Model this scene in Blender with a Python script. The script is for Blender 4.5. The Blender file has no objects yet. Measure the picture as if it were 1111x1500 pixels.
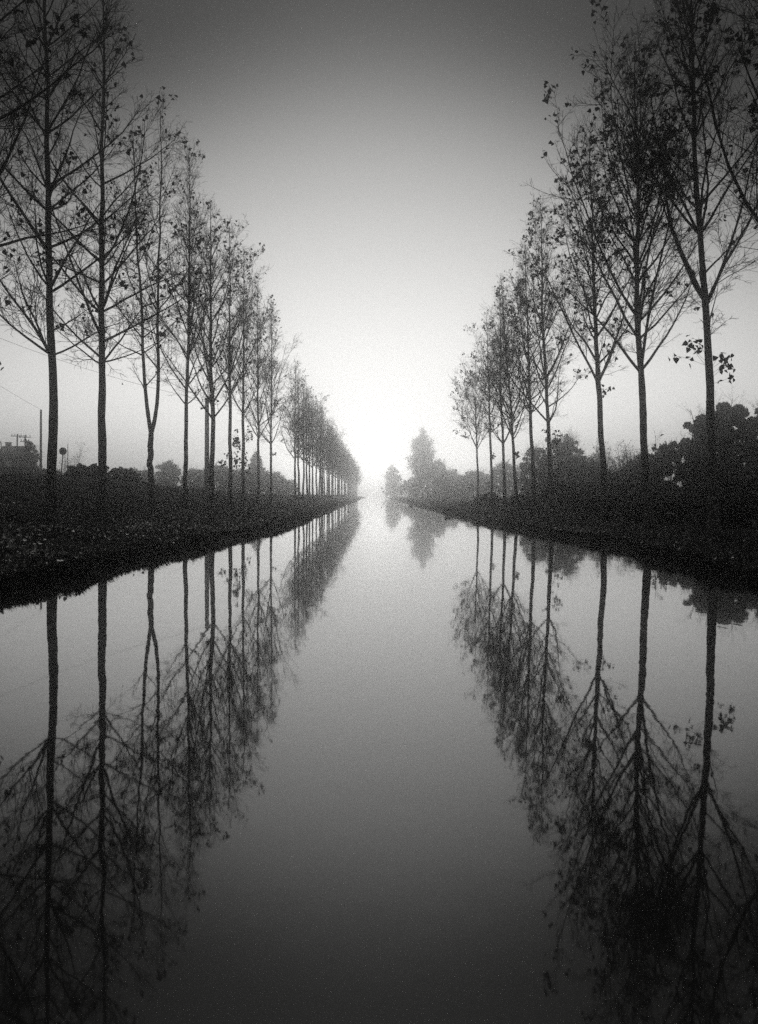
import bpy, math, random
import numpy as np

C = bpy.context.scene
COL = C.collection
R = math.radians

# ------------------------------------------------------------------ camera
FPX, HX, HY, CAMZ = 1200.0, 548.0, 725.0, 1.55        # focal length and vanishing point in photo pixels
cd = bpy.data.cameras.new("camera")
cam = bpy.data.objects.new("camera", cd)
COL.objects.link(cam)
cam.location = (0, 0, CAMZ)
cam.rotation_euler = (R(90), 0, 0)
cd.sensor_width = 36
cd.lens = 36 * FPX / 1500
cd.shift_x = (555.5 - HX) / 1500
cd.shift_y = (HY - 750) / 1500
cd.clip_start = 0.1
cd.clip_end = 6000
C.camera = cam
C.view_settings.view_transform = 'Standard'
C.view_settings.look = 'None'
C.view_settings.exposure = 0.0
C.view_settings.gamma = 1
C.render.engine = 'CYCLES'
C.cycles.use_denoising = False
C.cycles.max_bounces = 32
C.cycles.volume_bounces = 24
C.cycles.transparent_max_bounces = 16
C.cycles.sample_clamp_indirect = 2.0
C.cycles.sample_clamp_direct = 0.0
C.cycles.use_adaptive_sampling = False

# ------------------------------------------------------------------ sky
SUN_EL, SUN_AZ = 56.0, 0.0
w = bpy.data.worlds.new("World")
C.world = w
w.use_nodes = True
nt = w.node_tree
nt.nodes.clear()
def N(t, **k):
    n = nt.nodes.new(t)
    for a, b in k.items():
        setattr(n, a, b)
    return n
def M_(op, a, b=None):
    n = N('ShaderNodeMath', operation=op)
    for i, v in enumerate((a, b)):
        if v is None:
            continue
        if isinstance(v, (int, float)):
            n.inputs[i].default_value = v
        else:
            nt.links.new(v, n.inputs[i])
    return n.outputs[0]
sky = N('ShaderNodeTexSky', sky_type='NISHITA')
sky.sun_disc = False
sky.sun_elevation = R(SUN_EL)
sky.sun_rotation = R(SUN_AZ)
sky.air_density = 1.0
sky.dust_density = 4.0
bw = N('ShaderNodeRGBToBW')
nt.links.new(sky.outputs[0], bw.inputs[0])
tc = N('ShaderNodeTexCoord')
sp = N('ShaderNodeSeparateXYZ')
nt.links.new(tc.outputs['Generated'], sp.inputs[0])
az = M_('ABSOLUTE', M_('ARCTAN2', sp.outputs[0], sp.outputs[1]))
el = M_('ABSOLUTE', M_('SUBTRACT', M_('ABSOLUTE', M_('ARCSINE', sp.outputs[2])), R(2.0)))
aa = M_('ADD', M_('MULTIPLY', az, 0.20), M_('MULTIPLY', M_('POWER', az, 6.0), 4.0))
a2 = M_('MULTIPLY', aa, aa)
q = M_('SQRT', M_('ADD', M_('ADD', a2, M_('MULTIPLY', el, el)), M_('MULTIPLY', M_('MULTIPLY', M_('MULTIPLY', az, az), M_('MULTIPLY', el, el)), 4.0)))
fac = M_('DIVIDE', q, R(60))
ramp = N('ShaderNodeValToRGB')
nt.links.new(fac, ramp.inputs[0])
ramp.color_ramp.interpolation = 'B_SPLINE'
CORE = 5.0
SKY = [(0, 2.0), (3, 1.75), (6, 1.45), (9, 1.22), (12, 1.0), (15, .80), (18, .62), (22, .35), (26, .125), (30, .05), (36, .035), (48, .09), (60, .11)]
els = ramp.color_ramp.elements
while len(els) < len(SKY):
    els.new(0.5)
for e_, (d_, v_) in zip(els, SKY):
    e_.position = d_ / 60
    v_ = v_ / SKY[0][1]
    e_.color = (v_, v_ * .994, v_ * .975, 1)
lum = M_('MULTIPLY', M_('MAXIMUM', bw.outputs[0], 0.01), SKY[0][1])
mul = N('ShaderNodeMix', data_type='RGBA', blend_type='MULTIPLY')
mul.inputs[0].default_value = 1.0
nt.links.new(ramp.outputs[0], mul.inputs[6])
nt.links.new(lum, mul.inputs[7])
# bright core of the fog where the light breaks through, low over the end of the canal
ca = M_('DIVIDE', az, R(9.0))
ce = M_('DIVIDE', M_('ARCSINE', sp.outputs[2]), R(3.0))
core = M_('EXPONENT', M_('MULTIPLY', M_('ADD', M_('MULTIPLY', ca, ca), M_('MULTIPLY', ce, ce)), -1.0))
gain = M_('ADD', M_('MULTIPLY', core, CORE), 1.0)
mul2 = N('ShaderNodeMix', data_type='RGBA', blend_type='MULTIPLY')
mul2.inputs[0].default_value = 1.0
nt.links.new(mul.outputs[2], mul2.inputs[6])
nt.links.new(gain, mul2.inputs[7])
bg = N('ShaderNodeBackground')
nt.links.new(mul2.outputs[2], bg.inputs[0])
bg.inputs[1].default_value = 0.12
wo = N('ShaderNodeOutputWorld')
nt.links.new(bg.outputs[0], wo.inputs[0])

# ------------------------------------------------------------------ sun behind the fog
sd = bpy.data.lights.new("sun", 'SUN')
sd.energy = 0.5
sd.angle = R(14)
sd.color = (1, .985, .955)
sun = bpy.data.objects.new("sun", sd)
COL.objects.link(sun)
sun.rotation_euler = (R(-(90 - SUN_EL)), 0, R(-SUN_AZ))

# ------------------------------------------------------------------ helpers
def material(name, col, rough=.9, var=.35, scale=6.0, bump=0.0, stretch=(1, 1, 1), spec=.2, col2=None):
    m = bpy.data.materials.new(name)
    m.use_nodes = True
    t = m.node_tree
    b = t.nodes['Principled BSDF']
    b.inputs['Roughness'].default_value = rough
    b.inputs['Specular IOR Level'].default_value = spec
    c = t.nodes.new('ShaderNodeTexCoord')
    mp = t.nodes.new('ShaderNodeMapping')
    mp.inputs['Scale'].default_value = stretch
    t.links.new(c.outputs['Object'], mp.inputs[0])
    n = t.nodes.new('ShaderNodeTexNoise')
    n.inputs['Scale'].default_value = scale
    n.inputs['Detail'].default_value = 6
    n.inputs['Roughness'].default_value = .65
    t.links.new(mp.outputs[0], n.inputs['Vector'])
    r = t.nodes.new('ShaderNodeValToRGB')
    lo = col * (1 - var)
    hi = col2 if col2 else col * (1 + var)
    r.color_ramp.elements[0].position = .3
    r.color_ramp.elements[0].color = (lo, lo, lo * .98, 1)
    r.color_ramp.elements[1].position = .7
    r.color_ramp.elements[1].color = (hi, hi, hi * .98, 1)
    t.links.new(n.outputs[0], r.inputs[0])
    t.links.new(r.outputs[0], b.inputs['Base Color'])
    if bump:
        bp = t.nodes.new('ShaderNodeBump')
        bp.inputs['Strength'].default_value = 1
        bp.inputs['Distance'].default_value = bump
        t.links.new(n.outputs[0], bp.inputs['Height'])
        t.links.new(bp.outputs[0], b.inputs['Normal'])
    return m

MAT = dict(
    bark=material('bark', .19, .95, .6, 3.0, .02, (3, 3, .8), .1),
    twig=material('twig_bark', .06, .95, .3, 4.0, 0, (1, 1, 1), .1),
    leaf=material('leaf', .05, .8, .4, 2.0, 0, (1, 1, 1), .2),
    ever=material('evergreen_leaf', .045, .6, .5, 1.5, 0, (1, 1, 1), .3),
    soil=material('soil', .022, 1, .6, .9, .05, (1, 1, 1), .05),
    grass=material('grass_blade', .03, .9, .5, .5, 0, (1, 1, 1), .1),
    litter=material('dry_leaf', .32, .38, .6, 9.0, 0, (1, 1, 1), .6, .85),
    road=material('asphalt', .30, .9, .15, 3.0, 0),
    concrete=material('concrete', .34, .9, .25, 2.0, .004, (2, 2, .6)),
    wood=material('weathered_wood', .06, .95, .4, 3.0, .01, (6, 6, .6)),
    metal=material('painted_metal', .05, .6, .2, 5.0),
    sign=material('sign_back', .06, .6, .15, 8.0),
    plaster=material('plaster', .25, .95, .25, .8),
    tile=material('roof_tile', .09, .9, .4, 2.5, .03, (1, 6, 1)),
    pane=material('window_glass', .03, .2, .2, 1.0, 0, (1, 1, 1), .5),
    wire=material('cable', .04, .8, .1, 1.0),
)

def mesh(name, V, F3=None, F4=None, mat=None, parent=None, smooth=False):
    """V (n,3); F3 (a,3) and F4 (b,4) index arrays -> one mesh object"""
    V = np.asarray(V, np.float32).reshape(-1, 3)
    F3 = np.zeros((0, 3), np.int32) if F3 is None else np.asarray(F3, np.int32).reshape(-1, 3)
    F4 = np.zeros((0, 4), np.int32) if F4 is None else np.asarray(F4, np.int32).reshape(-1, 4)
    me = bpy.data.meshes.new(name)
    me.vertices.add(len(V))
    me.vertices.foreach_set('co', V.ravel())
    nl = F3.size + F4.size
    me.loops.add(nl)
    me.loops.foreach_set('vertex_index', np.concatenate([F3.ravel(), F4.ravel()]).astype(np.int32))
    me.polygons.add(len(F3) + len(F4))
    st = np.concatenate([np.arange(len(F3)) * 3, F3.size + np.arange(len(F4)) * 4]).astype(np.int32)
    me.polygons.foreach_set('loop_start', st)
    if smooth:
        me.polygons.foreach_set('use_smooth', np.ones(len(F3) + len(F4), bool))
    me.update(calc_edges=True)
    me.validate()
    if mat:
        me.materials.append(MAT[mat])
    o = bpy.data.objects.new(name, me)
    COL.objects.link(o)
    if parent:
        o.parent = parent
    return o

def thing(name, label, cat, loc=(0, 0, 0), group=None, rz=0):
    o = bpy.data.objects.new(name, None)
    COL.objects.link(o)
    o.empty_display_size = .3
    o.location = loc
    o.rotation_euler = (0, 0, rz)
    return tag(o, label, cat, group)

def tag(o, label, cat, group=None, kind=None):
    if label: o['label'] = label
    if cat: o['category'] = cat
    if group: o['group'] = group
    if kind: o['kind'] = kind
    return o

def copy_tree(o, parent=None):
    c = o.copy()
    COL.objects.link(c)
    c.parent = parent
    for ch in o.children:
        copy_tree(ch, c)
    return c

def at(px, py, d):
    return np.array(((px - HX) * d / FPX, d, CAMZ - (py - HY) * d / FPX))

def unit(v):
    return v / np.maximum(np.linalg.norm(v, axis=-1, keepdims=True), 1e-9)

class Geo:
    """collects tubes and small faces for one mesh"""
    def __init__(s):
        s.V, s.T, s.Q, s.n = [], [], [], 0
    def add(s, V, T=None, Q=None):
        V = np.asarray(V, float).reshape(-1, 3)
        if T is not None: s.T.append(np.asarray(T, np.int64).reshape(-1, 3) + s.n)
        if Q is not None: s.Q.append(np.asarray(Q, np.int64).reshape(-1, 4) + s.n)
        s.V.append(V)
        s.n += len(V)
    def tubes(s, P, r, sides=3, cap=False):
        """P (n,k,3) polylines, r (n,k) radii"""
        n, k, _ = P.shape
        if n == 0:
            return
        T = unit(np.gradient(P, axis=1))
        ref = np.where(np.abs(T[:, :1, 2:3]) > .9, np.array([1., 0, 0]), np.array([0., 0, 1.]))
        U = unit(np.cross(T, np.broadcast_to(ref, T.shape)))
        W = np.cross(T, U)
        a = np.arange(sides) * 2 * np.pi / sides
        ring = U[:, :, None] * np.cos(a)[None, None, :, None] + W[:, :, None] * np.sin(a)[None, None, :, None]
        V = P[:, :, None] + ring * r[:, :, None, None]
        b = (np.arange(n) * k * sides)[:, None, None]
        i = (np.arange(k - 1) * sides)[None, :, None]
        j = np.arange(sides)[None, None, :]
        j2 = (j + 1) % sides
        q = np.stack([b + i + j, b + i + j2, b + i + sides + j2, b + i + sides + j], -1)
        s.add(V, None, q)
        if cap and n == 1:
            c = P[0, -1][None]
            base = s.n - k * sides + (k - 1) * sides
            s.V.append(c)
            s.T.append(np.stack([base + np.arange(sides), base + (np.arange(sides) + 1) % sides,
                                 np.full(sides, s.n)], -1))
            s.n += 1
    def box(s, c, size, rz=0):
        x, y, z = (np.array(size) / 2)
        v = np.array([[-x, -y, -z], [x, -y, -z], [x, y, -z], [-x, y, -z], [-x, -y, z], [x, -y, z], [x, y, z], [-x, y, z]])
        cc, ss = math.cos(rz), math.sin(rz)
        v = v @ np.array([[cc, ss, 0], [-ss, cc, 0], [0, 0, 1]]) + np.array(c)
        s.add(v, None, [[0, 3, 2, 1], [4, 5, 6, 7], [0, 1, 5, 4], [1, 2, 6, 5], [2, 3, 7, 6], [3, 0, 4, 7]])
    def leaves(s, P, size, rng, droop=.4):
        """lobed leaves, each bent along its rib: 7 vertices, 6 triangles"""
        n = len(P)
        if n == 0:
            return
        d = rng.normal(size=(n, 3))
        d[:, 2] -= droop
        d = unit(d)
        sd_ = unit(np.cross(d, rng.normal(size=(n, 3))))
        nn = np.cross(d, sd_)
        sz = (size * rng.uniform(.65, 1.25, n))[:, None]
        pat = [(0, 0, 0), (.15, .5, .12), (.5, .36, .05), (1.0, 0, -.12), (.5, -.36, .05), (.15, -.5, .12), (.42, 0, -.05)]
        V = np.stack([P + (d * a + sd_ * b + nn * c) * sz for a, b, c in pat], 1)
        f = np.array([[6, 0, 1], [6, 1, 2], [6, 2, 3], [6, 3, 4], [6, 4, 5], [6, 5, 0]])
        s.add(V, (np.arange(n) * 7)[:, None, None] + f[None])
    def build(s, name, mat, parent=None, smooth=False):
        V = np.concatenate(s.V) if s.V else np.zeros((0, 3))
        T = np.concatenate(s.T) if s.T else None
        Q = np.concatenate(s.Q) if s.Q else None
        return mesh(name, V, T, Q, mat, parent, smooth)

def grow(rng, pos, dr, length, k, wig, up):
    n = len(pos)
    P = np.zeros((n, k, 3))
    P[:, 0] = pos
    d = dr.copy()
    st = (np.asarray(length) / (k - 1))[:, None]
    for i in range(1, k):
        P[:, i] = P[:, i - 1] + d * st
        d = d + rng.normal(size=(n, 3)) * wig
        d[:, 2] += up
        d = unit(d)
    return P

def sample(P, idx, t):
    """point and tangent at parameter t (0..1) of polylines idx"""
    k = P.shape[1]
    f = np.clip(t, 0, .9999) * (k - 1)
    i = f.astype(int)
    u = (f - i)[:, None]
    a, b = P[idx, i], P[idx, i + 1]
    return a * (1 - u) + b * u, unit(b - a)

def spread(rng, T, ang):
    """directions at angle ang from tangents T, random roll"""
    v = unit(np.cross(T, rng.normal(size=T.shape)))
    a = np.asarray(ang)[:, None]
    return unit(T * np.cos(a) + v * np.sin(a))

def side_shoots(rng, P, L, per_m, t0, ang, lmin, lfrac, k, wig, up, ltop=.35):
    cnt = np.maximum(rng.poisson(L * per_m * (1 - t0)), 1)
    idx = np.repeat(np.arange(len(P)), cnt)
    t = t0 + (1 - t0) * rng.random(len(idx)) ** .85
    pos, tan = sample(P, idx, t)
    ln = (lmin + lfrac * L[idx] * (1 - (1 - ltop) * t)) * rng.uniform(.5, 1.25, len(idx))
    return grow(rng, pos, spread(rng, tan, np.abs(rng.normal(ang, .2, len(idx)))), ln, k, wig, up), ln, idx, t

# ------------------------------------------------------------------ terrain
def lattice(x, y, seed):
    x = np.asarray(x, float); y = np.asarray(y, float)
    xi, yi = np.floor(x).astype(np.int64), np.floor(y).astype(np.int64)
    u, v = x - xi, y - yi
    u, v = u * u * (3 - 2 * u), v * v * (3 - 2 * v)
    def h(a, b):
        n = np.sin(a * 127.1 + b * 311.7 + seed * 74.7) * 43758.5453
        return n - np.floor(n)
    return (h(xi, yi) * (1 - u) + h(xi + 1, yi) * u) * (1 - v) + (h(xi, yi + 1) * (1 - u) + h(xi + 1, yi + 1) * u) * v - .5

YL = [-80, 8, 11.1, 15.5, 19, 27.4, 35, 45, 71, 124, 310, 2000]
XL = [-5.45, -5.4, -5.5, -5.67, -5.56, -4.85, -4.47, -4.25, -4.36, -4.69, -4.69, -4.69]
YR = [-80, 9, 13, 19, 23.3, 33, 47, 60, 100, 310, 2000]
XR = [6.21, 6.21, 6.47, 6.79, 7.06, 6.42, 6.21, 6.1, 6.42, 6.63, 6.63]
def edge(Y, side):
    Y = np.asarray(Y, float)
    b = np.interp(Y, YL, XL) if side < 0 else np.interp(Y, YR, XR)
    fade = np.clip(60 / np.maximum(Y, 60), .3, 1)
    return b + fade * (lattice(Y * .45, Y * 0 + side, 3) * .42 + lattice(Y * 1.7, Y * 0 + side, 5) * .3 + lattice(Y * 5, Y * 0 + side, 9) * .13)
def crest(Y):
    return np.interp(Y, [0, 45, 95, 2000], [2.4, 2.4, 1.62, 1.62])
def inland(s, Y, side):
    s = np.asarray(s, float); Y = np.asarray(Y, float) + 0 * s
    if side < 0:
        hc = crest(Y)
        z = np.interp(s, [-3, -.25, 0, .1, .3, .8, 2, 3.7, 4.75, 6], [-1.6, -.9, -.04, .13, .22, .3, .45, .62, .76, 1.0])
        u = np.clip((s - 6) / 4.5, 0, 1); u = u * u * (3 - 2 * u)
        z = z + (hc - 1.0) * u
        z = z + np.clip((s - 12) / 14, 0, 1) * np.interp(Y, [0, 45, 95], [.7, .7, .1])
    else:
        z = np.interp(s, [-3, -.25, 0, .1, .3, 1.2, 3, 6, 20], [-1.6, -.9, -.04, .1, .18, .22, .26, .3, .5])
    rough = np.clip(s / .5, 0, 1) * np.clip((13 - s) / 3, 0, 1)
    return z + rough * (lattice(s * .9, Y * .7, 11) * .12 + lattice(s * 3, Y * 2.3, 12) * .06)
def ground_z(X, Y):
    X = np.asarray(X, float); Y = np.asarray(Y, float)
    l, r = edge(Y, -1), edge(Y, 1)
    return np.where(X < 1, inland(l - X, Y, -1), inland(X - r, Y, 1))

def build_ground():
    ys = [-60.]
    while ys[-1] < 508:
        y = ys[-1]
        ys.append(y + (4 if y < 6 else max(.16, .0075 * y) if y < 150 else .02 * y))
    ys = np.array(ys)
    sr = np.array([-3, -1, -.4, -.2, -.1, -.04, 0, .05, .1, .16, .24, .34, .46, .6, .8, 1, 1.25, 1.5, 1.8, 2.1, 2.5, 2.9, 3.3,
                   3.7, 4.1, 4.6, 5.1, 5.6, 6.1, 6.7, 7.3, 7.9, 8.5, 9.1, 9.8, 10.5, 11.2, 12, 13, 14, 16, 19, 22, 26, 34, 50, 90, 180, 400])
    Yg, Sg = np.meshgrid(ys, sr, indexing='ij')
    Xl = edge(Yg, -1) - Sg
    Zl = inland(Sg, Yg, -1)
    Xr = edge(Yg, 1) + Sg
    Zr = inland(Sg, Yg, 1)
    X = np.concatenate([Xl[:, ::-1], Xr], 1)
    Z = np.concatenate([Zl[:, ::-1], Zr], 1)
    Y = np.concatenate([Yg, Yg], 1)
    n, m = X.shape
    i, j = np.meshgrid(np.arange(n - 1), np.arange(m - 1), indexing='ij')
    a = (i * m + j).ravel()
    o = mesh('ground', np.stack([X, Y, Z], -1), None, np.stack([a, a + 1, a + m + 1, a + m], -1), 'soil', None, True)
    o['kind'] = 'structure'
build_ground()

# canal water
wm = bpy.data.materials.new('canal_water')
wm.use_nodes = True
t = wm.node_tree
b = t.nodes['Principled BSDF']
b.inputs['Base Color'].default_value = (.012, .012, .012, 1)
b.inputs['Roughness'].default_value = .025
b.inputs['IOR'].default_value = 2.42
tcw = t.nodes.new('ShaderNodeTexCoord')
prev = None
for scl, dist, st in ((1.0, .0018, (1, .5, 1)), (5.0, .0004, (1, .6, 1))):
    mp = t.nodes.new('ShaderNodeMapping')
    mp.inputs['Scale'].default_value = st
    n = t.nodes.new('ShaderNodeTexNoise')
    n.inputs['Scale'].default_value = scl
    n.inputs['Detail'].default_value = 2
    bp = t.nodes.new('ShaderNodeBump')
    bp.inputs['Distance'].default_value = dist
    t.links.new(tcw.outputs['Object'], mp.inputs[0])
    t.links.new(mp.outputs[0], n.inputs['Vector'])
    t.links.new(n.outputs[0], bp.inputs['Height'])
    if prev: t.links.new(prev.outputs[0], bp.inputs['Normal'])
    prev = bp
t.links.new(prev.outputs[0], b.inputs['Normal'])
MAT['water'] = wm
o = mesh('water', [(-8.2, -58, 0), (10.2, -58, 0), (10.2, 506, 0), (-8.2, 506, 0)], None, [[0, 1, 2, 3]], 'water')
o['kind'] = 'structure'

# ------------------------------------------------------------------ haze
hz = bpy.data.materials.new('haze')
hz.use_nodes = True
t = hz.node_tree
t.nodes.clear()
pv = t.nodes.new('ShaderNodeVolumePrincipled')
pv.inputs['Color'].default_value = (.997, .996, .992, 1)
pv.inputs['Density'].default_value = .0039
pv.inputs['Anisotropy'].default_value = .96
ho = t.nodes.new('ShaderNodeOutputMaterial')
t.links.new(pv.outputs[0], ho.inputs['Volume'])
g = Geo()
g.box((0, 230, 15.4), (840, 600, 36.4))
h = g.build('haze', None)
h.data.materials.append(hz)
h['kind'] = 'stuff'

# ------------------------------------------------------------------ the poplars
def make_tree(seed, height, base, style='vase', lean=(0, 0), r0=.19, leafy=.5, crown=3.0, fork=None, detail=1.0, thick=1.0, sprouts=()):
    """meshes of one bare roadside tree in its own coordinates (base at the origin)"""
    rng = np.random.default_rng(seed)
    k = 22
    zs = np.linspace(-.25, height, k)
    def axis(x0, y0, z0, dx, dy, top, curve=0.0):
        z = np.linspace(z0, top, k)
        u = (z - z0)
        wob = np.cumsum(rng.normal(size=(k, 2)) * .028, 0)
        x = x0 + dx * u + wob[:, 0] - wob[0, 0]
        y = y0 + dy * u + wob[:, 1] - wob[0, 1]
        if curve:
            x = x + curve * np.exp(-u / .9) * (1 - np.exp(-u / .35)) * 0
        return np.stack([x, y, z], -1)
    stems, radii = [], []
    if fork:
        zf, (d1, d2) = fork
        lo = axis(0, 0, -.25, lean[0], lean[1], zf)
        stems.append(lo); radii.append(np.interp(lo[:, 2], [-.25, .06, .3, .9, zf], [r0 * 1.8, r0 * 1.5, r0 * 1.14, r0, r0 * .86]))
        for (off, dx, ph) in (d1, d2):
            s_ = axis(lo[-1, 0], lo[-1, 1], zf - .06, dx, 0, ph)
            u = s_[:, 2] - zf
            s_[:, 0] += off * (1 - np.exp(-np.maximum(u, 0) / 1.1))
            stems.append(s_)
            radii.append(np.interp(s_[:, 2], [zf, zf + 2, ph], [r0 * .66, r0 * .55, .012]))
    else:
        lo = axis(0, 0, -.25, lean[0], lean[1], height)
        stems.append(lo)
        radii.append(np.interp(lo[:, 2], [-.25, .06, .3, .9, base, height * .75, height], [r0 * 1.8, r0 * 1.5, r0 * 1.14, r0, r0 * .76, r0 * .32, .012]))
    gt = Geo()
    for s_, r_ in zip(stems, radii):
        # finer rings with slight knots so that the outline is not a clean cone
        f = (k - 1) * np.linspace(0, 1, 70) ** 1.35; i = np.minimum(f.astype(int), k - 2); u = (f - i)[:, None]
        P = s_[i] * (1 - u) + s_[i + 1] * u
        rr = np.interp(f, np.arange(k), r_) * (1 + rng.normal(size=70) * .035)
        gt.tubes(P[None], rr[None], 12 if detail > .5 else 6)
    # limbs in loose whorls
    pos, dirs, ln, rad = [], [], [], []
    for si, (s_, r_) in enumerate(zip(stems, radii)):
        if fork and si == 0:
            continue
        z = base + (rng.uniform(-.2, .3) if not fork else .9 * si - .9)
        top = s_[-1, 2]
        a0 = rng.random() * 6.28
        while z < top - .5:
            t = (z - base) / (top - base)
            main = rng.random() < .8
            n = rng.integers(3, 6) if main else rng.integers(1, 3)
            if fork: n = max(2, n - 2)
            a0 += 1.1
            for q_ in range(n):
                a = a0 + q_ * 6.283 / n + rng.normal(0, .25)
                zz = z + rng.normal(0, .08)
                if style == 'wide':
                    ang = R(np.interp(t, [0, .35, 1], [64, 52, 26]) + rng.normal(0, 7))
                    l_ = crown * np.interp(t, [0, .25, .6, 1], [1.25, 1.25, .9, .3])
                else:
                    ang = R(np.interp(t, [0, .35, 1], [47, 38, 20]) + rng.normal(0, 7))
                    l_ = crown * np.interp(t, [0, .3, .6, 1], [1.45, 1.45, 1.05, .35])
                l_ *= rng.uniform(.6, 1.15) * (1 if main else .6)
                if main and t < .55 and rng.random() < (.45 if style == 'vase' else .15):
                    l_ *= 1.7; ang *= .72
                l_ = min(l_, (height + 1.2 - zz) / max(.45, math.cos(ang)))
                x, y = np.interp(zz, s_[:, 2], s_[:, 0]), np.interp(zz, s_[:, 2], s_[:, 1])
                pos.append((x, y, zz)); ln.append(l_)
                dirs.append((math.sin(ang) * math.cos(a), math.sin(ang) * math.sin(a), math.cos(ang)))
                rad.append(min(np.interp(zz, s_[:, 2], r_) * .55, (.013 + .0085 * l_) * (1.2 if style == 'vase' else 1)))
            z += rng.uniform(.55, 1.25) * (1.15 if t < .5 else .85)
        # the leader ends in a tuft
        pos.append(s_[-2]); dirs.append((0, 0, 1)); ln.append(1.2); rad.append(.015)
    pos, dirs, ln, rad = map(np.array, (pos, dirs, ln, rad))
    L1 = grow(rng, pos, dirs, ln, 9, .075, .05 if style == 'wide' else .075)
    tt = np.linspace(0, 1, 9)
    gc = Geo()
    gc.tubes(L1, rad[:, None] * (1 - .8 * tt)[None], 5 if detail > .5 else 3)
    L2, l2, i2, t2 = side_shoots(rng, L1, ln, 4.0 * detail, .10, .72, .35, .33, 6, .10, .05)
    r2 = np.minimum(rad[i2] * (1 - .75 * t2) * .7, .004 + .0055 * l2) * thick
    gc.tubes(L2, r2[:, None] * np.linspace(1, .4, 6)[None], 3)
    L3, l3, i3, t3 = side_shoots(rng, L2, l2, 6.4 * detail, .1, .7, .18, .30, 4, .13, .04)
    r3 = np.maximum(.0062 * thick * np.ones(len(l3)), 0)
    gc.tubes(L3, r3[:, None] * np.linspace(1, .6, 4)[None], 3)
    tips = [L2[:, -1], L3[:, -1]]
    own = [np.arange(len(L2)), i3]
    if detail > .5:
        L4, l4, i4, t4 = side_shoots(rng, L3, l3, 4.2 * detail, .1, .7, .12, .25, 3, .12, .03)
        gc.tubes(L4, np.full(len(l4), .0048 * thick)[:, None] * np.linspace(1, .6, 3)[None], 3)
        tips.append(L4[:, -1]); own.append(i3[i4])
    # leaves stay on some shoots only, mostly outer and upper ones
    tip = np.concatenate(tips); ow = np.concatenate(own)
    hh = np.clip((L2[:, -1, 2] - base) / (height - base), 0, 1)
    rr2 = np.hypot(L2[:, -1, 0], L2[:, -1, 1]) / crown
    pl = leafy * (rng.random(len(L2)) < .06 + .34 * hh ** 2.5 * (.4 + .6 * np.clip(rr2, 0, 1))) * rng.random(len(L2)) ** 1.5 * .8
    pl += leafy * .012
    sel = tip[rng.random(len(tip)) < pl[ow] * (1 if detail > .5 else 1)]
    cnt = rng.integers(1, 4, len(sel))
    P = np.repeat(sel, cnt, 0) + rng.normal(size=(cnt.sum(), 3)) * .06
    gl = Geo()
    gl.leaves(P, .165 * (1 if detail > .5 else 1.3), rng, .5)
    meshes = [('trunk', gt, 'bark'), ('crown', gc, 'twig'), ('leaves', gl, 'leaf')]
    if sprouts:
        gs = Geo()
        for zz, side, n, sl in sprouts:
            x, y = np.interp(zz, stems[0][:, 2], stems[0][:, 0]), 0
            d = np.stack([side * rng.uniform(.4, 1, n), rng.uniform(-.6, .2, n), rng.uniform(.1, 1.1, n)], -1)
            S = grow(rng, np.tile((x, y, zz), (n, 1)) + rng.normal(size=(n, 3)) * (.02, .02, .25), unit(d), rng.uniform(.5, 1.2, n) * sl, 5, .12, .02)
            gs.tubes(S, np.full((n, 5), .0055), 3)
            for u in (.55, .75, .9, 1.0):
                p, _ = sample(S, np.arange(n), np.full(n, u))
                p = np.repeat(p, 2, 0)
                gs.leaves(p + rng.normal(size=p.shape) * .07, .17, rng, .9)
        meshes.append(('trunk_sprout', gs, 'leaf'))
    return meshes

def plant_tree(meshes, label, loc, group, rz=0):
    root = thing('poplar_tree', label, 'tree', loc, group, rz)
    crown = None
    for nm, g_, mt in meshes:
        if g_.n == 0:
            continue
        o = g_.build(nm, mt, crown if nm == 'leaves' else root, nm == 'trunk')
        if nm == 'crown': crown = o
    return root

GL, GR = 'bare poplars in the row on the grassy left bank', 'bare poplars in the row in front of the dark hedge on the right bank'
def left(px): 
    d = 11700 / (HX - px); return np.array((-9.75, d))
def right(px):
    d = 13200 / (px - HX); return np.array((11.0, d))

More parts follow.
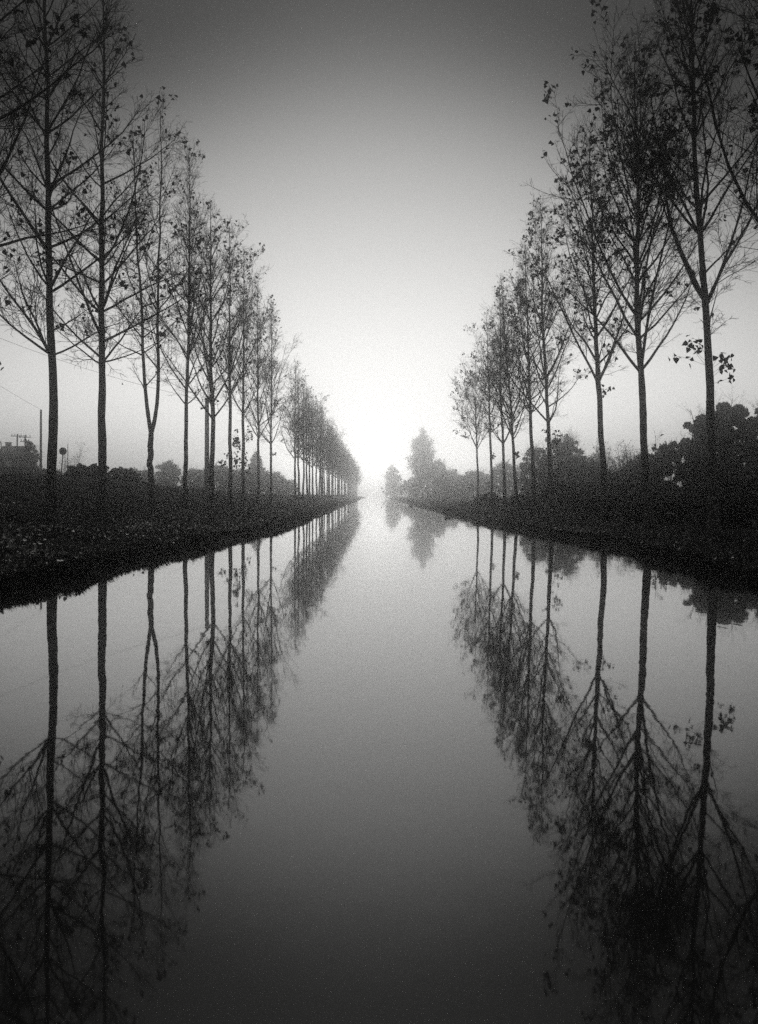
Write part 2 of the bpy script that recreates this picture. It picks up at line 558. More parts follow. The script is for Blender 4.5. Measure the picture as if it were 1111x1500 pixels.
near = [
    # side, base px, style, height, crown base, lean, r0, leafy, crown radius, extras, label
    ('L', -84, 'wide', 21, 6.0, (-.005, 0), 0.15, .45, 3.3, dict(sprouts=((2.6, 1, 4, 1.7), (3.6, 1, 4, 1.6))), 'poplar mostly outside the frame whose bare boughs reach in above the left bank'),
    ('L', 76, 'wide', 21, 5.9, (-.012, 0), 0.15, .35, 3.3, {}, 'tall bare poplar with thick black trunk beside the round road sign'),
    ('L', 150, 'wide', 20.8, 6.3, (-.003, 0), 0.158, .45, 3.2, {}, 'tall bare poplar with boughs spread almost level, in front of the low dark bush'),
    ('L', 226, 'wide', 18.6, 6.3, (-.01, 0), 0.14, .4, 2.7, dict(fork=(3.35, ((-.22, -.055, 16.8), (.36, .004, 17.8)))), 'forked bare poplar whose trunk splits into two stems above the bank'),
    ('L', 272, 'vase', 19.4, 6.0, (-.004, 0), 0.12, .4, 2.4, {}, 'slim straight poplar between the forked poplar and the concrete pole'),
    ('L', 309, 'vase', 18.9, 6.0, (.0, 0), 0.165, .5, 2.6, {}, 'stout thick-trunked poplar standing right beside the pale concrete pole'),
    ('L', 337, 'vase', 19.7, 7.2, (-.003, 0), 0.14, .5, 2.3, dict(sprouts=((2.9, 1, 6, 1.), (4.2, 1, 5, .9), (2.6, -1, 3, .8))), 'poplar with leafy sprouts low on its trunk, next along from the stout poplar'),
    ('L', 357, 'vase', 19.4, 7.0, (.002, 0), 0.135, .5, 2.3, dict(sprouts=((4.1, -1, 7, 1.1), (4.6, 1, 6, 1.), (2.9, 1, 4, .8))), 'poplar with leaf clusters sprouting on both sides of its mid trunk'),
    ('L', 378, 'vase', 19.3, 6.3, (-.002, 0), 0.13, .5, 2.2, {}, 'slim poplar with clean trunk in front of the pointed hazy conifer'),
    ('L', 397, 'vase', 19.6, 6.4, (.002, 0), 0.13, .5, 2.3, dict(sprouts=((4.2, 1, 2, .6),)), 'last poplar before the gap in the row along the left bank'),
    ('R', 1195, 'vase', 21, 6.3, (-.03, 0), 0.15, 0.9, 3.2, {}, 'poplar outside the frame whose leafy boughs hang in at the right edge'),
    ('R', 1047, 'vase', 21, 6.3, (-.03, 0), 0.15, 0.9, 3.0, dict(sprouts=((5.4, -1, 4, 1.3), (5.2, 1, 5, .9))), 'thick poplar standing in front of the big ivy bush, leaf tufts on its trunk'),
    ('R', 952, 'vase', 19.6, 6.3, (-.033, 0), 0.165, 0.75, 3.1, {}, 'tall poplar with heavy v-shaped boughs between the ivy bush and the twiggy shrubs'),
    ('R', 886, 'vase', 18.3, 6.9, (-.046, 0), 0.155, 0.75, 2.6, dict(sprouts=((5.6, 1, 2, .7),)), 'poplar leaning a little towards the water in front of the twiggy shrubs'),
    ('R', 810, 'vase', 19.4, 5.9, (-.045, 0), 0.145, 0.75, 2.5, dict(sprouts=((4.3, 1, 4, 1.), (4.9, -1, 2, .6), (2.6, 1, 3, .8))), 'poplar with pale trunk base and leaf tufts before the rounded leafy tree'),
    ('R', 784, 'vase', 18.4, 7.1, (-.03, 0), 0.14, 0.75, 2.4, {}, 'pale-trunked poplar in front of the edge of the rounded leafy tree'),
    ('R', 758, 'vase', 18.4, 5.9, (-.075, 0), 0.135, 0.75, 2.3, dict(sprouts=((4.0, 1, 3, .9),)), 'strongly tilted poplar whose trunk leans to the canal'),
    ('R', 741, 'vase', 18.5, 5.9, (-.02, 0), 0.135, 0.75, 2.2, {}, 'upright poplar standing next to the strongly tilted one'),
    ('R', 722, 'vase', 18.2, 7.4, (-.03, 0), 0.13, 0.75, 2.1, dict(sprouts=((4.2, 1, 2, .9),)), 'slim poplar in haze behind the low round bush by the water'),
    ('R', 701, 'vase', 16.0, 6.6, (-.02, 0), 0.12, .8, 2.2, {}, 'last and smallest poplar of the row along the right bank'),
]
for i, (sd_, px, style, H, base, lean, r0, leafy, cr, ex, label) in enumerate(near):
    x, y = left(px) if sd_ == 'L' else right(px)
    gz = float(ground_z(x, y))
    ms = make_tree(100 + i, H - gz, base - gz, style, lean, r0, leafy, cr, **ex)
    plant_tree(ms, label, (x, y, gz), GL if sd_ == 'L' else GR)

# the far row on the left bank, fading into the haze
protos = []
far_px = [433, 443, 450.5, 457, 462.5]
k = 0
y = 11700 / (HX - 433)
rng = np.random.default_rng(7)
while y < 480:
    x = -9.75 + rng.normal(0, .12)
    gz = float(ground_z(x, y))
    if k < 6:
        ms = make_tree(300 + k, 17.2 + rng.normal(0, .4), 5.2, 'vase', (rng.normal(0, .008), 0), .15, .7, 2.5, detail=.62, thick=1.5)
        lab = ['first poplar after the gap, thin and grey, at the head of the hazy row',
               'second poplar after the gap in the row on the left bank, leafy at its tip',
               'third poplar after the gap in the row on the left bank',
               'fourth poplar after the gap in the row on the left bank',
               'fifth poplar after the gap in the row on the left bank',
               'sixth poplar after the gap in the row on the left bank'][k]
        o = plant_tree(ms, lab, (x, y, gz), GL)
        protos.append(o)
    else:
        o = copy_tree(protos[1 + k % 5])
        o.location = (x, y, gz)
        o.rotation_euler = (0, 0, rng.uniform(0, 6.28))
        s_ = rng.uniform(.93, 1.06)
        o.scale = (s_, s_, s_)
        o['label'] = 'slender grey poplar merging with others deep in the misty far row, left bank'
        o['group'] = 'merging poplars deep in the hazy far row'
    y += 6.2 * rng.uniform(.9, 1.1)
    k += 1

# ------------------------------------------------------------------ shrubs, hedge and far trees
def bush(name, label, cat, px, d, ytop, wpx, seed, n_stem=26, leaves=2500, leaf=.11, style='twiggy', depth=1.0, mat='leaf', group=None, skirt=1.0, thick=1.0):
    rng = np.random.default_rng(seed)
    x = (px - HX) * d / FPX
    gz = float(ground_z(x, d))
    h = CAMZ + (HY - ytop) * d / FPX - gz
    rx = wpx * d / FPX / 2
    ry = rx * depth
    root = thing(name, label, cat, (x, d, gz - .05), group)
    a = rng.uniform(0, 6.283, n_stem)
    tilt = rng.random(n_stem) ** .6
    # every stem aims at a point on the crown's outline
    tgt = np.stack([np.cos(a) * rx * tilt, np.sin(a) * ry * tilt, h * np.sqrt(np.maximum(1 - tilt ** 2 * .85, .08)) * rng.uniform(.8, 1.1, n_stem)], -1)
    p0 = np.stack([np.cos(a) * rx * .35 * tilt, np.sin(a) * ry * .35 * tilt, np.zeros(n_stem)], -1)
    ln = np.linalg.norm(tgt - p0, axis=1)
    S = grow(rng, p0, unit(tgt - p0), ln, 8, .05, 0.0)
    g1 = Geo()
    g1.tubes(S, (.016 + .006 * ln)[:, None] * np.linspace(1, .25, 8)[None] * thick, 4)
    A, la, ia, ta = side_shoots(rng, S, ln, 4.0, .15, .7, .2 * h / 4, .28, 5, .12, .05)
    g1.tubes(A, np.full(len(la), .007 * thick)[:, None] * np.linspace(1, .5, 5)[None], 3)
    B, lb, ib, tb = side_shoots(rng, A, la, 5.0, .1, .7, .10, .3, 3, .12, .04)
    g1.tubes(B, np.full(len(lb), .0055 * thick)[:, None] * np.linspace(1, .6, 3)[None], 3)
    o = g1.build('stems', 'twig', root)
    if leaves:
        g2 = Geo()
        if style == 'dense':
            nc = 150
            aa_ = rng.uniform(0, 6.283, nc); v = rng.random(nc) ** .5; rad_ = rng.random(nc) ** .33
            zc = rng.random(nc) ** .8
            prof = np.sqrt(np.maximum(1 - (zc * .94) ** 2.2, .03))
            cpos = np.stack([np.cos(aa_) * rx * prof * rad_, np.sin(aa_) * ry * prof * rad_, zc * h * .93], -1)
            lob = 1 + .5 * lattice(aa_ * 1.6 + seed, zc * 3.0, seed % 17) + .22 * rng.normal(size=nc)
            cpos[:, :2] *= np.clip(lob, .5, 1.3)[:, None]
            cpos[:, 2] *= 1 + .28 * lattice(cpos[:, 0] / rx * 2.2 + seed, cpos[:, 1] / ry * 2.2, 5)
            csz = rng.uniform(.05, .20, nc) * min(rx, h)
            ci = rng.integers(0, nc, leaves)
            P = cpos[ci] + unit(rng.normal(size=(leaves, 3))) * (csz[ci] * rng.random(leaves) ** .4)[:, None] * np.array((1, 1, .8))
            P[:, 2] = np.maximum(P[:, 2], .03)
        else:
            tips = np.concatenate([A[:, -1], B[:, -1], B[:, 1]])
            P = tips[rng.integers(0, len(tips), leaves)] + rng.normal(size=(leaves, 3)) * .06 * h / 3
        g2.leaves(P, leaf, rng, .2)
        g2.build('foliage', mat, root)
    return root

GH = 'bushes of the hedge behind the poplars on the right bank'
GF = 'hazy trees and bushes on the right bank far down the canal'
GB = 'bushes along the top of the left bank'
GG = 'hazy shrubs and trees in the field on the left'
B_ = [
    # right bank, near to far
    ('ivy_bush', 'big black ivy-clad tree with lumpy leafy outline, tallest in the hedge', 'tree', 1050, 66, 588, 118, dict(style='dense', leaves=44000, leaf=.27, mat='ever', n_stem=30), GH),
    ('hedge_bush', 'leafy dark bush at the frame edge, with bare twigs sticking out of its top', 'bush', 1122, 68, 600, 90, dict(style='dense', leaves=20000, leaf=.25, mat='ever', n_stem=60, thick=1.6), GH),
    ('hedge_bush', 'low black bush filling the foot of the hedge under the ivy-clad tree', 'bush', 1085, 42, 690, 150, dict(style='dense', leaves=16000, leaf=.15, mat='ever', n_stem=20), GH),
    ('hedge_bush', 'smooth sloping black bush between the ivy-clad tree and the v-shaped poplar', 'bush', 992, 68, 646, 95, dict(style='dense', leaves=26000, leaf=.19, mat='ever', n_stem=24), GH),
    ('hedge_bush', 'black bush right behind the trunk of the v-shaped poplar', 'bush', 946, 72, 668, 80, dict(style='dense', leaves=18000, leaf=.18, mat='ever', n_stem=40), GH),
    ('hedge_bush', 'low black scrub at the foot of the v-shaped poplar', 'bush', 985, 37, 728, 170, dict(style='dense', leaves=14000, leaf=.12, mat='ever', n_stem=30, depth=.4), GH),
    ('hedge_bush', 'low black scrub at the foot of the thick ivy-side poplar', 'bush', 1110, 31, 722, 190, dict(style='dense', leaves=14000, leaf=.12, mat='ever', n_stem=30, depth=.4), GH),
    ('sapling', 'young sprig with a few big leaves poking above the hedge beside the v-shaped poplar', 'sapling', 966, 60, 638, 22, dict(style='twiggy', leaves=60, leaf=.34, n_stem=3), GH),
    ('twiggy_shrub', 'bare twiggy shrub just beside the leaning poplar, sky showing through', 'shrub', 918, 95, 653, 62, dict(style='twiggy', leaves=3600, leaf=.11, n_stem=54, thick=1.3), GH),
    ('twiggy_shrub', 'bare grey shrub filling the space behind the leaning poplar', 'shrub', 880, 100, 657, 62, dict(style='twiggy', leaves=4000, leaf=.11, n_stem=54, thick=1.3), GH),
    ('hedge_bush', 'dark low bush beneath the twiggy shrubs by the leaning poplar', 'bush', 905, 66, 694, 110, dict(style='dense', leaves=16000, leaf=.16, mat='ever', n_stem=30), GH),
    ('leafy_tree', 'rounded leafy grey tree with a domed top behind the pale-trunked poplars', 'tree', 822, 120, 638, 78, dict(style='dense', leaves=16000, leaf=0.25, n_stem=60, thick=1.6), GH),
    ('hedge_bush', 'broad grey bush joining the rounded leafy tree to the twiggy shrubs', 'bush', 855, 115, 670, 70, dict(style='dense', leaves=11000, leaf=0.23, n_stem=50, thick=1.5), GH),
    ('hedge_bush', 'grey bush on the canal side of the rounded leafy tree', 'bush', 784, 130, 656, 50, dict(style='dense', leaves=10000, leaf=0.25, n_stem=50, thick=1.6), GH),
    ('hedge_bush', 'dark low bush at the foot of the rounded leafy tree', 'bush', 838, 64, 708, 100, dict(style='dense', leaves=11000, leaf=.14, mat='ever', n_stem=26), GH),
    ('hedge_bush', 'low dark scrub behind the foot of the leaning poplar', 'bush', 900, 46, 728, 110, dict(style='dense', leaves=9000, leaf=.12, mat='ever', n_stem=26, depth=.5), GH),
    ('waterside_bush', 'low round dark bush close to the water below the slim hazy poplar', 'bush', 716, 82, 722, 52, dict(style='dense', leaves=7000, leaf=.12, n_stem=26), GF),
    ('waterside_bush', 'small dark mound of scrub beside the foot of the tilted poplar', 'bush', 765, 70, 724, 54, dict(style='dense', leaves=7000, leaf=.12, n_stem=26), GF),
    ('hazy_tree', 'pale hazy bushy tree seen between the upright and tilted poplars', 'tree', 742, 225, 676, 62, dict(style='dense', leaves=9000, leaf=0.32, n_stem=30, thick=2), GF),
    ('hazy_tree', 'pale hazy bush behind the last poplar of the right row', 'tree', 698, 280, 688, 60, dict(style='dense', leaves=9000, leaf=0.36, n_stem=30, thick=2), GF),
    ('hazy_bush', 'low hazy bush between the tall misty tree and the last poplar', 'bush', 668, 320, 696, 54, dict(style='dense', leaves=8000, leaf=0.39, n_stem=30, thick=2), GF),
    ('hazy_tree', 'hazy tree half as high, grown against the flank of the tall misty tree', 'tree', 640, 370, 674, 40, dict(style='dense', leaves=9000, leaf=0.43, n_stem=30, thick=2.5), GF),
    ('hazy_bush', 'misty bush filling the slope from the tall misty tree down to the low hazy bush', 'bush', 658, 350, 688, 44, dict(style='dense', leaves=9000, leaf=.36, n_stem=30, thick=3), GF),
    ('hazy_bush', 'low misty scrub at the very foot of the tall misty tree', 'bush', 607, 380, 700, 46, dict(style='dense', leaves=8000, leaf=.36, n_stem=30, thick=3), GF),
    ('hazy_tree', 'short misty tree between the tall misty tree and the canal end', 'tree', 577, 475, 684, 28, dict(style='dense', leaves=7000, leaf=.45, n_stem=24, thick=4), GF),
    # left field
    ('hedge_bush', 'low dark rounded bush on the bank top beside the level-boughed poplar', 'bush', 128, 46, 680, 74, dict(style='dense', leaves=12000, leaf=.09, n_stem=40), GB),
    ('hedge_bush', 'low grey-black bush reaching out behind the level-boughed poplar trunk', 'bush', 176, 54, 686, 62, dict(style='dense', leaves=9000, leaf=.09, n_stem=40), GB),
    ('hedge_bush', 'small dark bush at the foot of the round road sign', 'bush', 98, 45, 696, 40, dict(style='dense', leaves=7000, leaf=.09, n_stem=24), GB),
    ('hazy_bush', 'long low hazy bush left of the forked poplar', 'bush', 208, 130, 686, 66, dict(style='dense', leaves=7000, leaf=0.22, n_stem=36, thick=1.5), GG),
    ('hazy_tree', 'small round hazy tree between the forked poplar and the slim straight one', 'tree', 248, 150, 674, 44, dict(style='dense', leaves=7000, leaf=0.24, n_stem=40, thick=1.6), GG),
    ('hazy_bush', 'low hazy bush behind the slim straight poplar', 'bush', 285, 150, 684, 40, dict(style='dense', leaves=5000, leaf=0.23, n_stem=36, thick=1.6), GG),
    ('hazy_tree', 'broad grey hazy tree behind the stout poplar and the concrete pole', 'tree', 322, 160, 679, 62, dict(style='dense', leaves=9000, leaf=0.25, n_stem=36, thick=1.6), GG),
    ('hazy_bush', 'grey hazy bush on the near side of the pointed conifer', 'bush', 356, 165, 686, 48, dict(style='dense', leaves=7000, leaf=0.24, n_stem=36, thick=1.6), GG),
    ('hazy_bush', 'sloping hazy bush between the pointed conifer and the gap in the row', 'bush', 398, 210, 692, 48, dict(style='dense', leaves=7000, leaf=0.31, n_stem=36, thick=2), GG),
    ('hazy_bush', 'low faint bush dying away towards the gap in the poplar row', 'bush', 420, 230, 704, 36, dict(style='dense', leaves=5000, leaf=0.30, n_stem=30, thick=2), GG),
    ('hazy_tree', 'rounded hazy tree beside the farmhouse and the twin utility poles', 'tree', 44, 88, 648, 30, dict(style='dense', leaves=7000, leaf=.15, n_stem=40, thick=1.4), GG),
    ('hazy_bush', 'grey scrub in front of the farmhouse below the twin utility poles', 'bush', 30, 72, 684, 80, dict(style='dense', leaves=8000, leaf=.13, n_stem=40, thick=1.3), GG),
    ('hazy_bush', 'low scrub behind the thick black poplar trunk', 'bush', 72, 80, 684, 50, dict(style='dense', leaves=6000, leaf=.14, n_stem=36, thick=1.5), GG),
    ('hazy_tree', 'faint wispy tree behind the round road sign', 'tree', 95, 160, 650, 16, dict(style='twiggy', leaves=160, leaf=.2, n_stem=6, thick=1.3), GG),
    ('hazy_tree', 'faint wispy tree beside the far thin pole', 'tree', 111, 165, 650, 12, dict(style='twiggy', leaves=140, leaf=.2, n_stem=5, thick=1.3), GG),
    ('hazy_bush', 'faint mist-grey scrub beyond the round road sign', 'bush', 125, 170, 692, 90, dict(style='dense', leaves=5000, leaf=.25, n_stem=40, thick=2), GG),
]
for i, (nm, lab, cat, px, d, yt, wpx, kw, grp) in enumerate(B_):
    bush(nm, lab, cat, px, d, yt, wpx, 500 + i, group=grp, **kw)

def spire(name, label, px, d, ytop, wpx, seed, pointed=False, group=None):
    """tall narrow tree: trunk, steep limbs, fine leaf clumps all through the crown"""
    rng = np.random.default_rng(seed)
    x = (px - HX) * d / FPX
    gz = float(ground_z(x, d))
    h = CAMZ + (HY - ytop) * d / FPX - gz
    rx = wpx * d / FPX / 2
    root = thing(name, label, 'tree', (x, d, gz), group)
    g1 = Geo()
    P = np.stack([rng.normal(size=14) * .06, rng.normal(size=14) * .06, np.linspace(-.2, h, 14)], -1)
    g1.tubes(P[None], np.linspace(.3, .03, 14)[None], 8)
    g1.build('trunk', 'bark', root, True)
    n = 260
    z = h * rng.uniform(.06, .95, n)
    u = z / h
    prof = (1 - u) * 1.02 if pointed else np.interp(u, [0, .15, .4, .65, .85, 1], [.85, 1, .9, .5, .22, .04])
    a = rng.uniform(0, 6.283, n)
    up = R(55) if pointed else R(26)
    ln = rx * prof * rng.uniform(.6, 1.1, n) / math.sin(up)
    ln = np.minimum(ln, (h - z * .93) * rng.uniform(.55, .85, n) + .3)
    D = np.stack([np.cos(a) * math.sin(up), np.sin(a) * math.sin(up), np.full(n, math.cos(up))], -1)
    L = grow(rng, np.stack([z * 0, z * 0, z * .93], -1), D, ln, 6, .06, .02)
    g2 = Geo()
    g2.tubes(L, np.full(n, .05)[:, None] * np.linspace(1, .3, 6)[None], 3)
    A, la, ia, ta = side_shoots(rng, L, ln, 2.2, .2, .6, .3, .25, 4, .1, .05)
    g2.tubes(A, np.full(len(la), .016)[:, None] * np.linspace(1, .6, 4)[None], 3)
    c = g2.build('crown', 'twig', root)
    g3 = Geo()
    tips = np.concatenate([A[:, -1], A[:, 2], A[:, 1]])
    Pl = tips[rng.integers(0, len(tips), 11000)] + rng.normal(size=(11000, 3)) * h / 75
    g3.leaves(Pl, .15 + .0009 * d, rng, .2)
    g3.build('leaves', 'leaf', c)
    return root
spire('lombardy_poplar', 'tall misty spire-shaped tree standing alone at the right bank far down the canal', 619, 390, 618, 38, 801, group=GF)
spire('conifer', 'pointed hazy conifer in the field behind the left row', 375, 200, 656, 46, 802, True, GG)

# ------------------------------------------------------------------ grass and fallen leaves
def blades(name, side, n, smax, ymax, hmin, hmax, seed, overhang=False):
    rng = np.random.default_rng(seed)
    u = rng.random(n)
    Y = 9.0 * (ymax / 9.0) ** u if not overhang else 9.0 * (ymax / 9.0) ** u
    s = rng.random(n) ** 1.6 * smax if not overhang else np.abs(rng.normal(.12, .14, n))
    e = edge(Y, side)
    X = e + side * s
    Z = inland(s, Y, side) - .01
    sc_ = np.clip(Y / 28, 1, 4) ** .6
    clump = .5 + 1.0 * np.clip(lattice(X * 1.3, Y * 1.1, 21) + .5, 0, 1) ** 2
    h = rng.uniform(hmin, hmax, n) * clump
    wd = .007 * sc_ * rng.uniform(.7, 1.5, n) * 1.4
    a = rng.uniform(0, 6.283, n)
    t_ = rng.normal(size=(n, 2)) * .45
    if overhang:
        t_[:, 0] -= side * .5
    D = unit(np.stack([t_[:, 0], t_[:, 1], np.ones(n)], -1))
    W = np.stack([np.cos(a), np.sin(a), 0 * a], -1) * wd[:, None]
    P = np.stack([X, Y, Z], -1)
    mid = P + D * (h * .55)[:, None]
    tip = mid + unit(D + np.stack([t_[:, 0] * .9, t_[:, 1] * .9, -.35 * np.ones(n)], -1)) * (h * .5)[:, None]
    V = np.stack([P - W, P + W, mid - W * .7, mid + W * .7, tip], 1)
    b = (np.arange(n) * 5)[:, None]
    T = np.concatenate([b + np.array([[2, 3, 4]])])
    Q = b + np.array([[0, 1, 3, 2]])
    o = mesh(name, V, T, Q, 'grass')
    o['kind'] = 'stuff'
    return o
tag(blades('grass', -1, 60000, 12, 150, .05, .16, 31), 'short dark grass covering the sloping bank on the left', 'grass')
tag(blades('grass', 1, 45000, 9, 150, .05, .17, 32), 'short dark grass on the flat bank under the right row of poplars', 'grass')
tag(blades('bank_grass', -1, 26000, 0, 260, .06, .26, 33, True), 'ragged grass fringe hanging over the water along the left bank', 'grass')
tag(blades('bank_grass', 1, 26000, 0, 260, .06, .28, 34, True), 'ragged grass fringe hanging over the water along the right bank', 'grass')

def litter(side, n, seed, smax):
    rng = np.random.default_rng(seed)
    Y = 9.0 * (95 / 9.0) ** rng.random(n)
    s = np.minimum(np.abs(rng.normal(0, 1, n)) * smax * .45 + .3, smax)
    keep = rng.random(n) < .08 + 1.1 * np.clip(lattice(s * .8, Y * .45, 44) + .25, 0, 1) ** 1.5
    Y, s = Y[keep], s[keep]
    X = edge(Y, side) + side * s
    g_ = Geo()
    g_.leaves(np.stack([X, Y, inland(s, Y, side) + .06 + rng.random(len(s)) * .05], -1), .075, rng, .15)
    o = g_.build('fallen_leaves', 'litter')
    o['kind'] = 'stuff'
    return o
tag(litter(-1, 24000, 41, 7), 'pale fallen leaves scattered over the dark slope of the left bank', 'leaves')
tag(litter(1, 3500, 42, 5), 'pale fallen leaves scattered under the right row of poplars', 'leaves')

# road at the far left
ys = np.linspace(8, 75, 40)
Xa, Xb = -20.4 + 0 * ys, -25.6 + 0 * ys
V = []
for xx in np.linspace(-19.6, -25.6, 8):
    V.append(np.stack([xx + 0 * ys, ys, ground_z(xx + 0 * ys, ys) + .03], -1))
V = np.stack(V, 0)
n, m = V.shape[:2]
i, j = np.meshgrid(np.arange(n - 1), np.arange(m - 1), indexing='ij')
a = (i * m + j).ravel()
o = mesh('road', V, None, np.stack([a, a + 1, a + m + 1, a + m], -1), 'road')
o['kind'] = 'structure'

# ------------------------------------------------------------------ poles, wires, sign, houses
def pole(px, d, ytop, label, name, r, mat, lean=0, group=None, arms=()):
    x = (px - HX) * d / FPX
    gz = float(ground_z(x, d))
    top = CAMZ + (HY - ytop) * d / FPX
    root = thing(name, label, 'pole', (x, d, gz), group)
    g_ = Geo()
    zz = np.linspace(-.3, top - gz, 10)
    g_.tubes(np.stack([zz * lean, zz * 0, zz], -1)[None], np.linspace(r, r * .72, 10)[None], 10, True)
    g_.build('shaft', mat, root, True)
    for za, wa in arms:
        ga = Geo()
        ga.box((0, -r, top - gz - za), (wa, .07, .07))
        arm = ga.build('crossarm', mat, root)
        for q_ in np.linspace(-wa / 2 + .12, wa / 2 - .12, 4):
            gi = Geo()
            P = np.array([[q_, -r, top - gz - za + .05 + v] for v in (0, .05, .1, .16, .2)])
            gi.tubes(P[None], np.array([[.015, .035, .025, .035, .01]]), 8, True)
            gi.build('insulator', 'concrete', arm, True)
    return np.array((x + (top - gz) * lean, d, top))
p1 = pole(60, 83, 600, 'dark wooden pole standing bare beside the thick black poplar', 'utility_pole', .14, 'wood', .003)
p2 = pole(303.5, 68, 584, 'pale concrete pole showing along the edge of the stout poplar trunk', 'concrete_pole', .22, 'concrete')
GP = 'twin utility poles by the farmhouse'
pole(25, 84, 636, 'thin utility pole with crossarms, standing over the farmhouse roof', 'utility_pole', .09, 'wood', .008, GP, ((.2, 1.2),))
pole(37.5, 86, 637, 'utility pole with crossarms rising out of the rounded hazy tree', 'utility_pole', .10, 'wood', -.004, GP, ((.25, 1.3), (.7, 1.0)))
pole(99, 130, 650, 'far thin pole faint in the haze beyond the round road sign', 'utility_pole', .09, 'wood', .01)

def cable(a, b, sag, label, r=.012):
    t_ = np.linspace(0, 1, 40)[:, None]
    P = np.array(a) * (1 - t_) + np.array(b) * t_
    P[:, 2] -= (4 * sag * t_ * (1 - t_))[:, 0]
    g_ = Geo()
    g_.tubes(P[None], np.full((1, 40), r), 5)
    tag(g_.build('overhead_cable', 'wire'), label, 'cable', 'overhead cables')
off = pole(-260, 52, 380, 'utility pole outside the frame that carries both cables', 'utility_pole', .14, 'wood')
cable(off, p1, .5, 'thin cable dropping to the top of the bare wooden pole')
cable(off + np.array((.2, 0, -.1)), p2 - np.array((0, .1, .15)), 1.0, 'thin cable running past the two black trunks to the concrete pole')

# round road sign on a leaning post
d = 56
base = at(88.5, 694, d)
gz = float(ground_z(base[0], d))
root = thing('road_sign', 'round dark road sign on a slightly tilted post beside the thick black poplar', 'road sign', (base[0], d, gz))
c = at(92.5, 661, d) - np.array((base[0], d, gz))
g_ = Geo(); g_.tubes(np.array([[(0, 0, -.2), c * .5, c * .9, c]]) + np.array((0, .05, 0)), np.full((1, 4), .038), 8, True)
g_.build('post', 'metal', root, True)
g_ = Geo()
aa_ = np.arange(32) * 2 * math.pi / 32
ring = np.stack([np.cos(aa_) * .262, 0 * aa_, np.sin(aa_) * .262], -1)
V = np.concatenate([ring * .985 + c + (0, -.018, 0), ring + c + (0, -.012, 0), ring + c + (0, .008, 0), [c + (0, -.018, 0)], [c + (0, .008, 0)]])
i = np.arange(32); i2 = (i + 1) % 32
g_.add(V, np.concatenate([np.stack([i, i2, np.full(32, 96)], -1), np.stack([64 + i2, 64 + i, np.full(32, 97)], -1)]),
       np.concatenate([np.stack([i, 32 + i, 32 + i2, i2], -1), np.stack([32 + i, 64 + i, 64 + i2, 32 + i2], -1)]))
g_.build('sign_disc', 'sign', root)

# street lamp whose curved arm shows at the frame edge
root = thing('street_lamp', 'curved-arm street lamp just showing beside the farmhouse roof', 'street lamp', (at(2, 690, 80)[0], 80, float(ground_z(at(2, 690, 80)[0], 80))))
z0 = root.location.z
zt = CAMZ + (HY - 644) * 80 / FPX - z0
g_ = Geo()
P = np.array([(0, 0, -.2), (0, 0, zt - .6), (-.03, 0, zt - .3), (-.15, 0, zt - .08), (-.4, 0, zt), (-.8, 0, zt + .02)])
g_.tubes(P[None], np.array([[.07, .05, .045, .04, .035, .03]]), 8, True)
g_.build('post', 'metal', root, True)
g_ = Geo(); g_.box((-1.0, 0, zt - .01), (.5, .18, .12)); g_.box((-1.0, 0, zt - .09), (.38, .13, .05))
g_.build('lamp_head', 'metal', root)

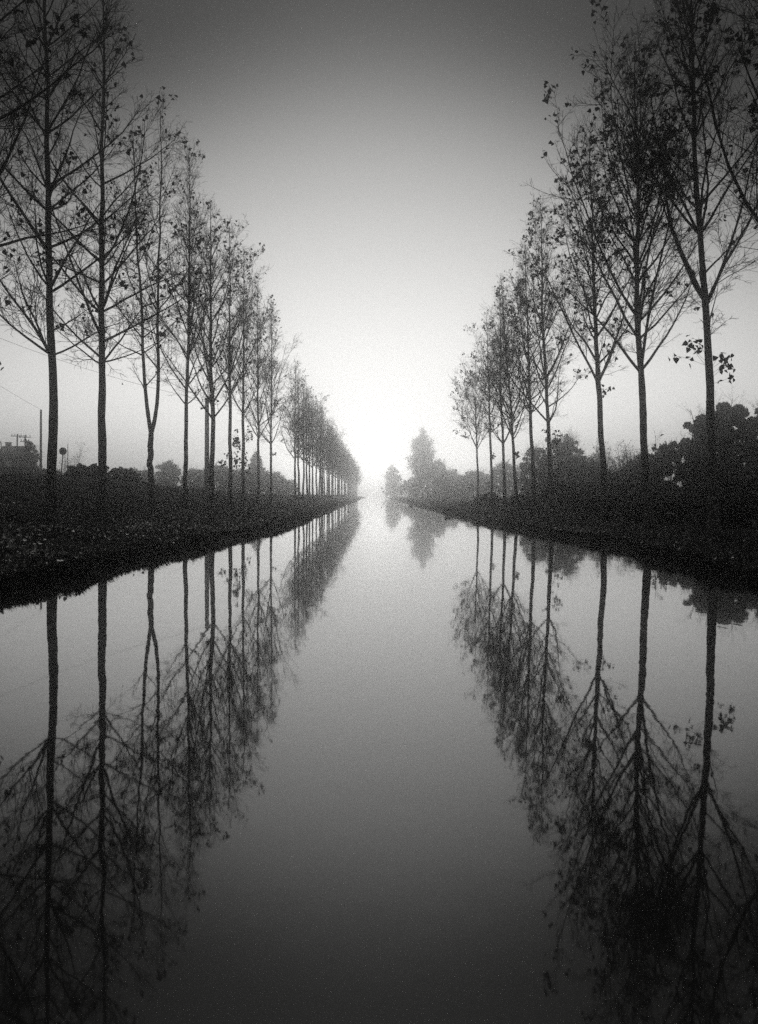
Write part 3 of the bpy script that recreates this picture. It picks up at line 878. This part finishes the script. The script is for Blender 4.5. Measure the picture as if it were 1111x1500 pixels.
def house(px, d, yridge, wx, dy, wall_h, roof_h, label, chimney=0.0, rz=0):
    x = (px - HX) * d / FPX
    gz = float(ground_z(x, d))
    zr = CAMZ + (HY - yridge) * d / FPX - gz
    wall_h = zr - roof_h
    root = thing('farmhouse', label, 'house', (x, d, gz), None, rz)
    X, Y = wx / 2, dy / 2
    g1 = Geo()   # walls with both gables
    V = [(-X, -Y, -.3), (X, -Y, -.3), (X, Y, -.3), (-X, Y, -.3), (-X, -Y, wall_h), (X, -Y, wall_h), (X, Y, wall_h), (-X, Y, wall_h), (-X, 0, zr - .06), (X, 0, zr - .06)]
    g1.add(V, [[4, 8, 7], [5, 6, 9]], [[0, 1, 5, 4], [1, 2, 6, 5], [2, 3, 7, 6], [3, 0, 4, 7]])
    wall = g1.build('wall', 'plaster', root)
    g2 = Geo()
    e = .35
    k_ = (zr - wall_h) / Y
    for s_ in (-1, 1):
        y1, z1 = s_ * (Y + e), zr - (Y + e) * k_
        V = [(-X - e, 0, zr), (X + e, 0, zr), (X + e, y1, z1), (-X - e, y1, z1)]
        V = V + [(a_, b_, c_ + .16) for a_, b_, c_ in V]
        g2.add(V, None, [[0, 1, 2, 3], [7, 6, 5, 4], [0, 4, 5, 1], [1, 5, 6, 2], [2, 6, 7, 3], [3, 7, 4, 0]])
    roof = g2.build('roof', 'tile', root)
    if chimney:
        g3 = Geo(); g3.box((chimney, .3, zr + .1), (.6, .6, 1.0)); g3.box((chimney, .3, zr + .65), (.72, .72, .1))
        g3.build('chimney', 'plaster', roof)
    for q_ in (-X * .55, 0, X * .55):
        g4 = Geo(); g4.box((q_, -Y - .02, wall_h * .55), (1.0, .08, 1.3))
        wn = g4.build('window', 'concrete', root)
        g5 = Geo(); g5.box((q_, -Y - .055, wall_h * .55), (.84, .03, 1.14)); g5.build('pane', 'pane', wn)
house(-22, 104, 659, 4.9, 6, 3, 1.6, 'low dark farmhouse cut by the frame edge')
house(22, 112, 655, 2.6, 5, 3, 1.5, 'small gabled farm building with a chimney behind the twin utility poles', -1.0)

# stumps at the water's edge
def stump(px, py, d, r, hgt, label, seed):
    rng = np.random.default_rng(seed)
    x = (px - HX) * d / FPX
    root_z = 0
    g_ = Geo()
    for q_ in range(5):
        a = rng.uniform(0, 6.28)
        P = grow(rng, np.array([[math.cos(a) * r * .3, math.sin(a) * r * .3, -.4]]), unit(np.array([[rng.normal() * .2, rng.normal() * .2, 1]])), np.array([hgt + .4]), 6, .05, .02)
        g_.tubes(P, np.linspace(r * .6, r * .3, 6)[None], 7, True)
    o = g_.build('mooring_stump', 'wood')
    o.location = (x, d, root_z)
    tag(o, label, 'stump')
xr = lambda d_: HX + FPX * (float(edge(d_, 1)) - .1) / d_
stump(xr(140), 0, 140, .35, .75, 'small dark stump at the water edge below the tall misty tree', 3)
stump(xr(66), 0, 66, .22, .5, 'short dark stump at the water edge below the tilted poplar', 4)
